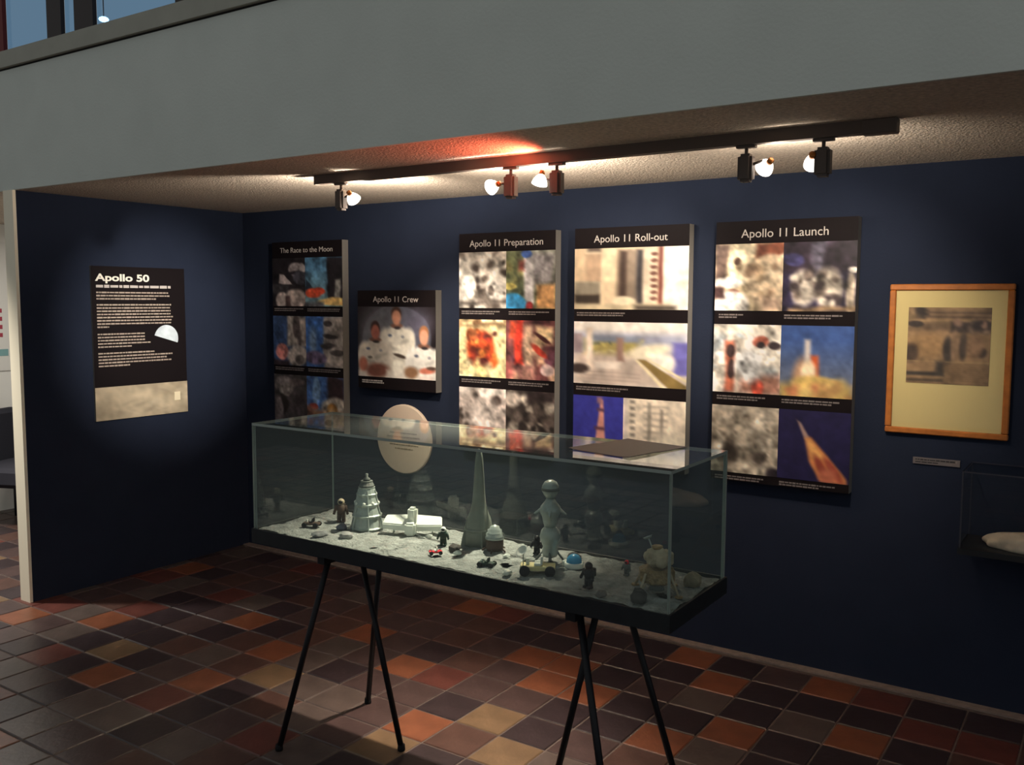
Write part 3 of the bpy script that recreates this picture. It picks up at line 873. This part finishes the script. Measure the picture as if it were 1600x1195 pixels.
# ------------------------------------------------------------------ models inside the case
GZ = ZB+0.0475
m_sil = mat('silver_plastic', (168, 178, 172), 0.35, metal=0.3, noise=0.1, nscale=60)
m_sild = mat('dull_grey_plastic', (104, 108, 104), 0.6)
m_wht = mat('white_plastic', (232, 236, 226), 0.4)
m_grn = mat('dark_green_plastic', (36, 58, 48), 0.5)
m_redp = mat('red_plastic', (206, 32, 48), 0.4)
m_blk = mat('black_plastic', (20, 20, 24), 0.5)
m_gold = mat('gold_foil', (150, 128, 92), 0.4, metal=0.4, bump=0.6, bscale=160, noise=0.3, nscale=90)
m_bei = mat('beige_plastic', (172, 160, 134), 0.6, noise=0.2, nscale=60)
m_brn = mat('brown_plastic', (84, 68, 58), 0.6)
m_grypl = mat('matt_grey_green', (136, 142, 132), 0.7, noise=0.12, nscale=20)
m_blu = mat('bright_blue_plastic', (70, 160, 206), 0.25, spec=0.5)
m_yel = mat('pale_yellow_plastic', (226, 214, 160), 0.5)


def part(parent, name, m, fn):
    bm = bmesh.new(); fn(bm)
    return obj(name, bm, m, parent)


# stepped silver rocket stage
t = thing('rocket_stage_model', 'stepped silver conical rocket model with struts, left of the white winged model', 'model', (2.462, -1.535, GZ), 0.3)
rr = [(0.058, 0.0), (0.052, 0.045), (0.044, 0.085), (0.036, 0.120), (0.026, 0.150)]
for k, (r, h) in enumerate(rr):
    nh = rr[k+1][1] if k < 4 else 0.172
    part(t, 'tier', m_sil if k != 4 else m_sild, lambda bm: lathe(bm, [(r, h), (r*1.06, h+0.006), (r*0.96, h+0.010), (r*0.80, nh-0.004), (r*0.84, nh)], n=14, smooth=False))
for k in range(6):
    a = 2*PI*k/6
    part(t, 'strut', m_sil, lambda bm: tube(bm, (0.062*math.cos(a), 0.062*math.sin(a), 0), (0.032*math.cos(a), 0.032*math.sin(a), 0.140), 0.0028, n=6))
part(t, 'nose', m_sild, lambda bm: (lathe(bm, [(0.012, 0.172), (0.013, 0.18), (0.005, 0.186), (0.006, 0.197), (0, 0.200)], n=12)))
for k in range(8):
    a = 2*PI*k/8+0.2
    part(t, 'porthole', m_wht, lambda bm: ball(bm, (0.041*math.cos(a), 0.041*math.sin(a), 0.095), 0.007, sub=1))

# white winged model
t = thing('winged_satellite_model', 'white upright model with two thick wing panels lying on the lunar ground', 'model', (2.645, -1.498, GZ), math.atan2(0.163, 0.105)-0.55)
part(t, 'body', m_wht, lambda bm: (bbox_bevel(bm, -0.016, 0.016, -0.022, 0.016, 0.004, 0.094, bev=0.008, seg=2)))
part(t, 'nose_block', m_wht, lambda bm: bbox_bevel(bm, -0.019, 0.019, -0.052, -0.018, 0.0, 0.046, bev=0.007, seg=2))
for s in (-1, 1):
    def wing(bm):
        vs = [(s*0.010, -0.026, 0.034), (s*0.010, 0.022, 0.064), (s*0.100, 0.020, 0.060), (s*0.108, -0.018, 0.036)]
        top = [bm.verts.new(v) for v in vs]; bot = [bm.verts.new((v[0], v[1], v[2]-0.022)) for v in vs]
        bm.faces.new(top); bm.faces.new(bot[::-1])
        for i in range(4): bm.faces.new((top[i], top[(i+1) % 4], bot[(i+1) % 4], bot[i]))
        bmesh.ops.bevel(bm, geom=bm.edges[:], offset=0.003, segments=2, affect='EDGES')
    part(t, 'wing', m_wht, wing)
part(t, 'antenna', m_sil, lambda bm: tube(bm, (0.012, -0.04, 0.012), (0.06, -0.075, 0.003), 0.0015, n=6))
for s in (-1, 1):
    part(t, 'skid', m_sil, lambda bm: tube(bm, (s*0.07, -0.02, 0.0015), (s*0.07, 0.02, 0.0015), 0.002, n=6))
    part(t, 'skid_post', m_sil, lambda bm: tube(bm, (s*0.07, 0.0, 0.002), (s*0.07, 0.0, 0.034), 0.002, n=6))


def figurine(name, label, loc, h, m_suit, m_head, rotz=0.0, group=None, pack=None):
    """little standing figure: one body surface from feet to neck, with helmet and backpack parts"""
    t = thing(name, label, 'figurine', loc, rotz, group)
    k = h/0.06
    def body(bm):
        for s in (-1, 1):
            tube(bm, (s*0.006*k, 0, 0), (s*0.005*k, 0, 0.026*k), 0.0052*k, 0.0060*k, 8)
            bbox_bevel(bm, (s*0.006-0.005)*k, (s*0.006+0.005)*k, -0.010*k, 0.005*k, 0, 0.006*k, bev=0.0015*k)
            tube(bm, (s*0.011*k, 0, 0.043*k), (s*0.017*k, -0.006*k, 0.026*k), 0.0045*k, 0.0036*k, 8)
            ball(bm, (s*0.0175*k, -0.007*k, 0.024*k), 0.0042*k, sub=1)
        lathe(bm, [(0.009*k, 0.022*k), (0.0115*k, 0.030*k), (0.0125*k, 0.042*k), (0.006*k, 0.047*k), (0.0045*k, 0.050*k)], n=12)
    part(t, 'body', m_suit, body)
    hd = part(t, 'helmet', m_head, lambda bm: ball(bm, (0, 0, 0.0525*k), 0.0095*k, sub=2))
    part(hd, 'visor', m_blk, lambda bm: ball(bm, (0, -0.0045*k, 0.053*k), 0.0068*k, 0.006*k, 0.0055*k, sub=2))
    part(t, 'backpack', pack or m_suit, lambda bm: bbox_bevel(bm, -0.009*k, 0.009*k, 0.008*k, 0.018*k, 0.026*k, 0.046*k, bev=0.002*k))
    return t


figurine('astronaut_figurine', 'dark green figurine with a white dome helmet right of the white winged model', (2.832, -1.565, GZ), 0.062, m_grn, mat('white_helmet', (240, 244, 238), .3), 0.5)
figurine('astronaut_figurine', 'black figurine standing left of the bulbous grey rocket', (3.145, -1.475, GZ), 0.060, m_blk, m_blk, 0.2)
figurine('astronaut_figurine', 'black figurine near the front glass, right of the blue dome', (3.455, -1.690, GZ), 0.074, m_blk, m_blk, -0.2)
figurine('astronaut_figurine', 'small grey figurine with a red helmet, left of the golden lander', (3.490, -1.520, GZ), 0.046, m_sild, m_redp, 0.0)
figurine('astronaut_figurine', 'brown figurine with a beige helmet at the dim left end of the case', (2.320, -1.520, GZ), 0.085, m_brn, m_bei, 0.6)


def rover(name, label, loc, rotz, L, m_body_, m_seat, dish=False):
    t = thing(name, label, 'model', loc, rotz)
    w = L*0.55; r = L*0.15
    part(t, 'chassis', m_body_, lambda bm: bbox_bevel(bm, -L/2, L/2, -w/2+r*0.3, w/2-r*0.3, r*0.9, r*1.8, bev=r*0.15))
    for sx in (-1, 1):
        for sy in (-1, 1):
            part(t, 'wheel', m_blk, lambda bm: tube(bm, (sx*L*0.36, sy*(w/2-r*0.2), r), (sx*L*0.36, sy*(w/2+r*0.4), r), r, n=14))
    for sy in (-1, 1):
        part(t, 'seat', m_seat, lambda bm: (bbox_bevel(bm, -L*0.1, L*0.1, sy*w*0.2-w*0.14, sy*w*0.2+w*0.14, r*1.8, r*2.3, bev=r*0.1), bbox_bevel(bm, L*0.08, L*0.14, sy*w*0.2-w*0.14, sy*w*0.2+w*0.14, r*2.0, r*3.6, bev=r*0.1)))
    part(t, 'console', m_wht, lambda bm: bbox_bevel(bm, -L*0.34, -L*0.24, -w*0.1, w*0.1, r*1.8, r*3.0, bev=r*0.1))
    if dish:
        part(t, 'mast', m_sil, lambda bm: tube(bm, (-L*0.42, 0, r*1.7), (-L*0.42, 0, r*4.0), r*0.12, n=6))
        part(t, 'dish', m_wht, lambda bm: lathe(bm, [(0.0, 0.0), (r*0.7, r*0.2), (r*1.25, r*0.7), (r*1.15, r*0.7), (r*0.6, r*0.3), (0, r*0.12)], (-L*0.42, 0, r*4.0), (-0.5, -0.5, 0.7), 16))
    return t


rover('toy_rover', 'tiny red rover in front of the dark green figurine', (2.878, -1.664, GZ), 0.8, 0.042, m_redp, m_wht)
rover('toy_rover', 'pale yellow moon rover with white dish in front of the bulbous grey rocket', (3.262, -1.655, GZ), 0.5, 0.105, m_yel, m_wht, True)
rover('toy_rover', 'dark green little rover near the front glass, below the tall grey tower', (3.092, -1.680, GZ), 0.2, 0.052, m_grn, m_grn)
rover('toy_rover', 'dark rover at the far left end of the lunar ground', (2.285, -1.635, GZ), 0.4, 0.060, m_brn, m_blk)

# tall tapering tower
t = thing('tall_rocket_model', 'tall tapering grey rocket tower with flared foot, reaching the glass lid', 'model', (2.925, -1.490, GZ), 0.0)
part(t, 'tower', m_grypl, lambda bm: lathe(bm, [(0.046, 0.0), (0.046, 0.05), (0.041, 0.085), (0.030, 0.115), (0.023, 0.145), (0.0195, 0.19), (0.0165, 0.24), (0.013, 0.29), (0.009, 0.315), (0.004, 0.324), (0, 0.326)], n=24))
part(t, 'collar', m_grypl, lambda bm: lathe(bm, [(0.046, 0.050), (0.049, 0.053), (0.049, 0.058), (0.044, 0.062)], n=24))
for k in range(4):
    a = PI/4+k*PI/2
    def fin(bm):
        c, s = math.cos(a), math.sin(a)
        pr = [(0.040, 0.0), (0.062, 0.0), (0.056, 0.030), (0.038, 0.10)]
        n_ = Vector((-s, c, 0))*0.002
        A = [bm.verts.new(Vector((r*c, r*s, z))+n_) for r, z in pr]; Bv = [bm.verts.new(Vector((r*c, r*s, z))-n_) for r, z in pr]
        bm.faces.new(A); bm.faces.new(Bv[::-1])
        for i in range(4): bm.faces.new((A[i], A[(i+1) % 4], Bv[(i+1) % 4], Bv[i]))
    part(t, 'fin', m_grypl, fin)

# ribbed dome capsule
t = thing('capsule_model', 'ribbed silver dome capsule on a brown base beside the tall grey tower', 'model', (3.010, -1.520, GZ), 0.0)
part(t, 'base', m_brn, lambda bm: lathe(bm, [(0.024, 0), (0.029, 0.01), (0.029, 0.036), (0.027, 0.04)], n=18))
part(t, 'dome', m_sil, lambda bm: lathe(bm, [(0.031, 0.040), (0.031, 0.046), (0.028, 0.048), (0.0285, 0.058), (0.024, 0.060), (0.0235, 0.070), (0.017, 0.073), (0.015, 0.081), (0.006, 0.085), (0, 0.088)], n=20))
for k in range(5):
    a = 2*PI*k/5
    part(t, 'foot', m_brn, lambda bm: tube(bm, (0.026*math.cos(a), 0.026*math.sin(a), 0.012), (0.042*math.cos(a), 0.042*math.sin(a), 0.002), 0.003, n=6))

# bulbous rocket
t = thing('bulbous_rocket_model', 'bulbous grey rocket model with round head and stubby fins', 'model', (3.225, -1.525, GZ), 0.0)
part(t, 'lower_stage', m_sil, lambda bm: lathe(bm, [(0.022, 0.018), (0.026, 0.03), (0.022, 0.05), (0.030, 0.068), (0.033, 0.082), (0.028, 0.100), (0.018, 0.112)], n=20))
part(t, 'upper_stage', m_sil, lambda bm: lathe(bm, [(0.018, 0.112), (0.022, 0.125), (0.026, 0.145), (0.034, 0.160), (0.031, 0.176), (0.018, 0.192), (0.013, 0.202)], n=20))
part(t, 'head', m_sil, lambda bm: lathe(bm, [(0.013, 0.202), (0.020, 0.212), (0.027, 0.226), (0.026, 0.242), (0.019, 0.254), (0.008, 0.260), (0, 0.261)], n=20))
part(t, 'band', m_sild, lambda bm: lathe(bm, [(0.0275, 0.227), (0.0285, 0.229), (0.0285, 0.234), (0.0270, 0.236)], n=20))
for k in range(4):
    a = 2*PI*k/4+0.5
    c, s = math.cos(a), math.sin(a)
    part(t, 'leg', m_sild, lambda bm: (tube(bm, (0.020*c, 0.020*s, 0.035), (0.045*c, 0.045*s, 0.003), 0.004, 0.003, 8), lathe(bm, [(0.007, 0), (0.007, 0.003), (0, 0.004)], (0.045*c, 0.045*s, 0), n=10)))
    part(t, 'fin', m_sil, lambda bm: tube(bm, (0.030*c, 0.030*s, 0.165), (0.050*c, 0.050*s, 0.152), 0.007, 0.002, 6))

# blue dome on white ring
t = thing('blue_dome_model', 'shiny bright blue dome on a white ring base', 'model', (3.318, -1.535, GZ), 0.0)
part(t, 'ring', m_wht, lambda bm: lathe(bm, [(0.030, 0), (0.031, 0.004), (0.030, 0.014), (0.026, 0.017), (0.022, 0.014)], n=20))
part(t, 'dome', m_blu, lambda bm: lathe(bm, [(0.023, 0.010), (0.024, 0.018), (0.022, 0.028), (0.015, 0.037), (0.006, 0.041), (0, 0.042)], n=20))
part(t, 'hatch', m_wht, lambda bm: bbox_bevel(bm, -0.038, -0.022, -0.010, 0.010, 0.0, 0.018, bev=0.003))

# lander
t = thing('lander_model', 'crumpled golden beige lunar lander model by the right end of the case', 'model', (3.630, -1.612, GZ), 2.5)
part(t, 'descent_stage', m_gold, lambda bm: lathe(bm, [(0.044, 0.030), (0.052, 0.036), (0.052, 0.066), (0.042, 0.072)], n=8, smooth=False))
for k in range(4):
    a = k*PI/2+PI/8
    c, s = math.cos(a), math.sin(a)
    lg = part(t, 'leg', m_bei, lambda bm: (tube(bm, (0.048*c, 0.048*s, 0.062), (0.078*c, 0.078*s, 0.004), 0.0035, n=8), tube(bm, (0.046*c, 0.046*s, 0.034), (0.070*c, 0.070*s, 0.018), 0.0025, n=6)))
    part(lg, 'foot_pad', m_gold, lambda bm: lathe(bm, [(0.008, 0), (0.012, 0.003), (0.011, 0.006), (0, 0.006)], (0.078*c, 0.078*s, 0), n=12))
part(t, 'ascent_stage', m_bei, lambda bm: (ball(bm, (0, 0, 0.100), 0.036, 0.032, 0.030, sub=2, jitter=0.10), bbox_bevel(bm, -0.022, 0.022, -0.044, -0.018, 0.078, 0.116, bev=0.005)))
for s in (-1, 1):
    part(t, 'tank', m_bei, lambda bm: ball(bm, (s*0.036, 0.006, 0.094), 0.017, sub=2))
    part(t, 'window', m_blk, lambda bm: bbox_bevel(bm, s*0.011-0.006, s*0.011+0.006, -0.0458, -0.043, 0.098, 0.110, bev=0.0006))
part(t, 'engine_bell', m_sild, lambda bm: lathe(bm, [(0.022, 0.008), (0.018, 0.020), (0.010, 0.032)], n=14))
part(t, 'antenna', m_sil, lambda bm: (tube(bm, (0.01, 0.01, 0.125), (0.022, 0.016, 0.150), 0.002, n=6), lathe(bm, [(0, 0), (0.010, 0.003), (0.014, 0.008), (0, 0.004)], (0.022, 0.016, 0.148), (0.4, 0.2, 0.8), 12)))
part(t, 'hatch_ring', m_gold, lambda bm: lathe(bm, [(0.015, 0.124), (0.016, 0.132), (0.012, 0.134)], n=14))

# small rocks on the lunar ground
rocks = [('pale rounded rock at the left front of the lunar ground', 2.500, -1.680, .026, .016, (150, 150, 148)),
         ('flat grey rock in the left front corner of the case', 2.405, -1.712, .030, .012, (120, 122, 122)),
         ('blue grey rock between the brown figurine and stepped silver rocket', 2.400, -1.600, .024, .014, (96, 100, 112)),
         ('white pebble between the white winged model and green figurine', 2.735, -1.520, .013, .010, (226, 232, 222)),
         ('dark lumpy rock at the foot of the tall tower', 2.895, -1.585, .026, .013, (70, 66, 62)),
         ('white pebble in front of the red rover', 2.935, -1.625, .014, .008, (210, 220, 212)),
         ('white pebble right of the ribbed dome capsule', 3.085, -1.560, .014, .007, (206, 212, 204)),
         ('dark rock behind the blue dome', 3.270, -1.450, .024, .013, (66, 66, 66)),
         ('white chunk in front of the pale yellow rover', 3.190, -1.715, .015, .011, (224, 228, 216)),
         ('dark rock at the front right of the golden lander', 3.625, -1.715, .030, .024, (66, 64, 60)),
         ('beige rock behind the golden lander', 3.690, -1.500, .026, .028, (150, 138, 116)),
         ('grey rock in front of the black figurine by the front glass', 3.520, -1.735, .020, .012, (104, 102, 98))]
for k, (lb, x, y, r, h, c) in enumerate(rocks):
    bm = bmesh.new()
    ball(bm, (0, 0, 0), r, r*0.8, h, sub=2, jitter=0.16)
    for v in bm.verts:
        v.co.z = max(v.co.z, -h*0.55)
    o = obj('rock', bm, mat('rock_%d' % k, c, 0.85, noise=0.2, nscale=60), None, (x, y, GZ+h*0.5), k*1.3)
    tag(o, lb, 'rock')

# grey leaflet on the lid
t = thing('leaflet', 'dark grey leaflet lying on the glass lid near its right end', 'leaflet', (3.486, -1.512, ZT+0.0005), -0.20)
bm = bmesh.new()
gx = 12
pv = []
for lvl in (0, 1):
    for j in range(gx+1):
        for i in range(gx+1):
            x, y = -0.112+0.224*i/gx, -0.140+0.280*j/gx
            lift = 0.003*max(0, (abs(x)-0.07)/0.042)**2*(1 if y < 0 else .3)
            pv.append(bm.verts.new((x, y, 0.0004+lift+lvl*0.0018)))
n1 = (gx+1)**2
for j in range(gx):
    for i in range(gx):
        a = j*(gx+1)+i
        bm.faces.new((pv[a], pv[a+gx+1], pv[a+gx+2], pv[a+1]))
        bm.faces.new((pv[n1+a], pv[n1+a+1], pv[n1+a+gx+2], pv[n1+a+gx+1]))
ring = [i for i in range(gx+1)]+[gx+(gx+1)*j for j in range(1, gx+1)]+[(gx+1)*gx+i for i in range(gx-1, -1, -1)]+[(gx+1)*j for j in range(gx-1, 0, -1)]
for a, b in zip(ring, ring[1:]+ring[:1]):
    bm.faces.new((pv[a], pv[b], pv[n1+b], pv[n1+a]))
obj('cover', bm, mat('grey_leaflet', (92, 84, 80), 0.5), t)

# ------------------------------------------------------------------ track lighting
YT = -1.005
t = thing('lighting_track', 'long brown grey lighting track under the stucco ceiling', 'lighting track', (2.88, YT, HC))
B('rail', m_track, t, (-1.18, 1.18, -0.018, 0.018, -0.040, 0.0))
B('slot', mat('slot_dark', (26, 22, 22), .6), t, (-1.17, 1.17, -0.005, 0.005, -0.0405, -0.039))
B('feed_box', m_track, t, (1.12, 1.22, -0.024, 0.024, -0.044, 0.0), bev=0.003)
B('end_cap', m_track, t, (-1.19, -1.178, -0.019, 0.019, -0.041, 0.0), bev=0.002)

m_bowl = mat('glowing_dichroic_reflector', (250, 240, 225), 0.3, emit=(1.0, 0.93, 0.82), estr=4.0)
m_lens = mat('glowing_lamp_face', (255, 250, 240), 0.3, emit=(1.0, 0.95, 0.86), estr=22)
m_rim = mat('amber_rim', (190, 120, 60), 0.3, metal=0.5)


def spot(label, x, side, target, watts, angle, blend, hd, leak, col=(1.0, 0.86, 0.70), hy=-0.02, hz=-0.112, redleak=0.0, sdir=(0, 0.5, 0.86)):
    t = thing('track_spotlight', label, 'spotlight', (x, YT, HC-0.040), 0, 'spotlights on the ceiling track')
    B('adapter', m_lampbox, t, (-0.032, 0.032, -0.012, 0.012, -0.010, 0.0), bev=0.002)
    part(t, 'stem', m_lampbox, lambda bm: tube(bm, (0, 0, -0.010), (0, 0, -0.030), 0.006, n=10))
    part(t, 'housing', m_lampbox, lambda bm: bbox_bevel(bm, -0.024, 0.024, -0.022, 0.022, -0.118, -0.028, bev=0.009, seg=2))
    hx = side*hd
    head = Vector((hx, hy, hz+0.040))
    part(t, 'arm', m_lampbox, lambda bm: (tube(bm, (side*0.022, 0, -0.062), (hx, hy*0.3, -0.052), 0.005, n=8), tube(bm, (hx, hy*0.3, -0.052), tuple(head+Vector((0, 0, 0.012))), 0.005, n=8)))
    d = (Vector(target)-(Vector((x, YT, HC-0.040))+head)).normalized()
    hp = head-d*0.018
    rim = 0.030
    part(t, 'reflector', m_bowl, lambda bm: lathe(bm, [(0.008, -0.016), (0.012, -0.014), (0.020, -0.004), (0.027, 0.010), (rim, 0.022), (rim-0.003, 0.022), (0.018, 0.0), (0.006, -0.010)], tuple(hp), tuple(d), 24))
    part(t, 'cap', m_rim, lambda bm: lathe(bm, [(0.0, -0.030), (0.010, -0.030), (0.011, -0.016), (0.0, -0.014)], tuple(hp), tuple(d), 16))
    part(t, 'lens', m_lens, lambda bm: lathe(bm, [(0.0, 0.0195), (rim-0.004, 0.0195), (rim-0.004, 0.0215), (0.0, 0.0225)], tuple(hp), tuple(d), 24))
    lt = bpy.data.lights.new('spot_beam', 'SPOT')
    lt.energy = watts; lt.color = col; lt.spot_size = angle; lt.spot_blend = blend; lt.shadow_soft_size = 0.018
    lo = bpy.data.objects.new('spot_beam', lt); COL.objects.link(lo); lo.parent = t
    lo.location = hp+d*0.045
    lo.rotation_euler = d.to_track_quat('-Z', 'Y').to_euler()
    pl = bpy.data.lights.new('stray_light', 'SPOT')
    pl.spot_size = 2.95; pl.spot_blend = 0.5
    pl.energy = leak; pl.color = (1.0, 0.88, 0.74); pl.shadow_soft_size = 0.012
    po = bpy.data.objects.new('stray_light', pl); COL.objects.link(po); po.parent = t
    po.location = (hx+side*0.02, 0.060, -0.080)
    po.rotation_euler = Vector(sdir).to_track_quat('-Z', 'Y').to_euler()
    if redleak:
        rl = bpy.data.lights.new('dichroic_back_light', 'SPOT')
        rl.energy = redleak; rl.color = (1.0, 0.16, 0.08); rl.spot_size = 2.3; rl.spot_blend = 0.8; rl.shadow_soft_size = 0.02
        r_o = bpy.data.objects.new('dichroic_back_light', rl); COL.objects.link(r_o); r_o.parent = t
        r_o.location = (hx-side*0.0, -0.060, -0.055)
        r_o.rotation_euler = Vector((-0.5, -0.55, 0.55)).to_track_quat('-Z', 'Y').to_euler()
    return t


spot('leftmost ceiling spotlight with its head right of its housing', 1.838, 1, (1.75, 0.0, 1.28), 68, 0.95, 0.9, 0.050, 46, hy=0.025, sdir=(-0.45, 0.32, 0.83))
spot('second ceiling spotlight from the left, turned towards the side wall poster', 2.722, -1, (0.0, -0.60, 1.40), 330, 0.56, 1.0, 0.078, 26, col=(1.0, 0.92, 0.82))
spot('brightest ceiling spotlight in the middle with reddish glow behind', 2.925, -1, (2.74, -1.41, 0.70), 270, 1.05, 1.0, 0.062, 14, redleak=14.0)
spot('fourth ceiling spotlight from the left, head right of its housing', 3.640, 1, (2.66, 0.0, 1.42), 98, 0.95, 0.9, 0.050, 11, hy=0.030)
spot('rightmost ceiling spotlight near the end of the track', 3.885, -1, (3.66, 0.0, 1.42), 46, 1.35, 1.0, 0.036, 2.0, hy=0.02)
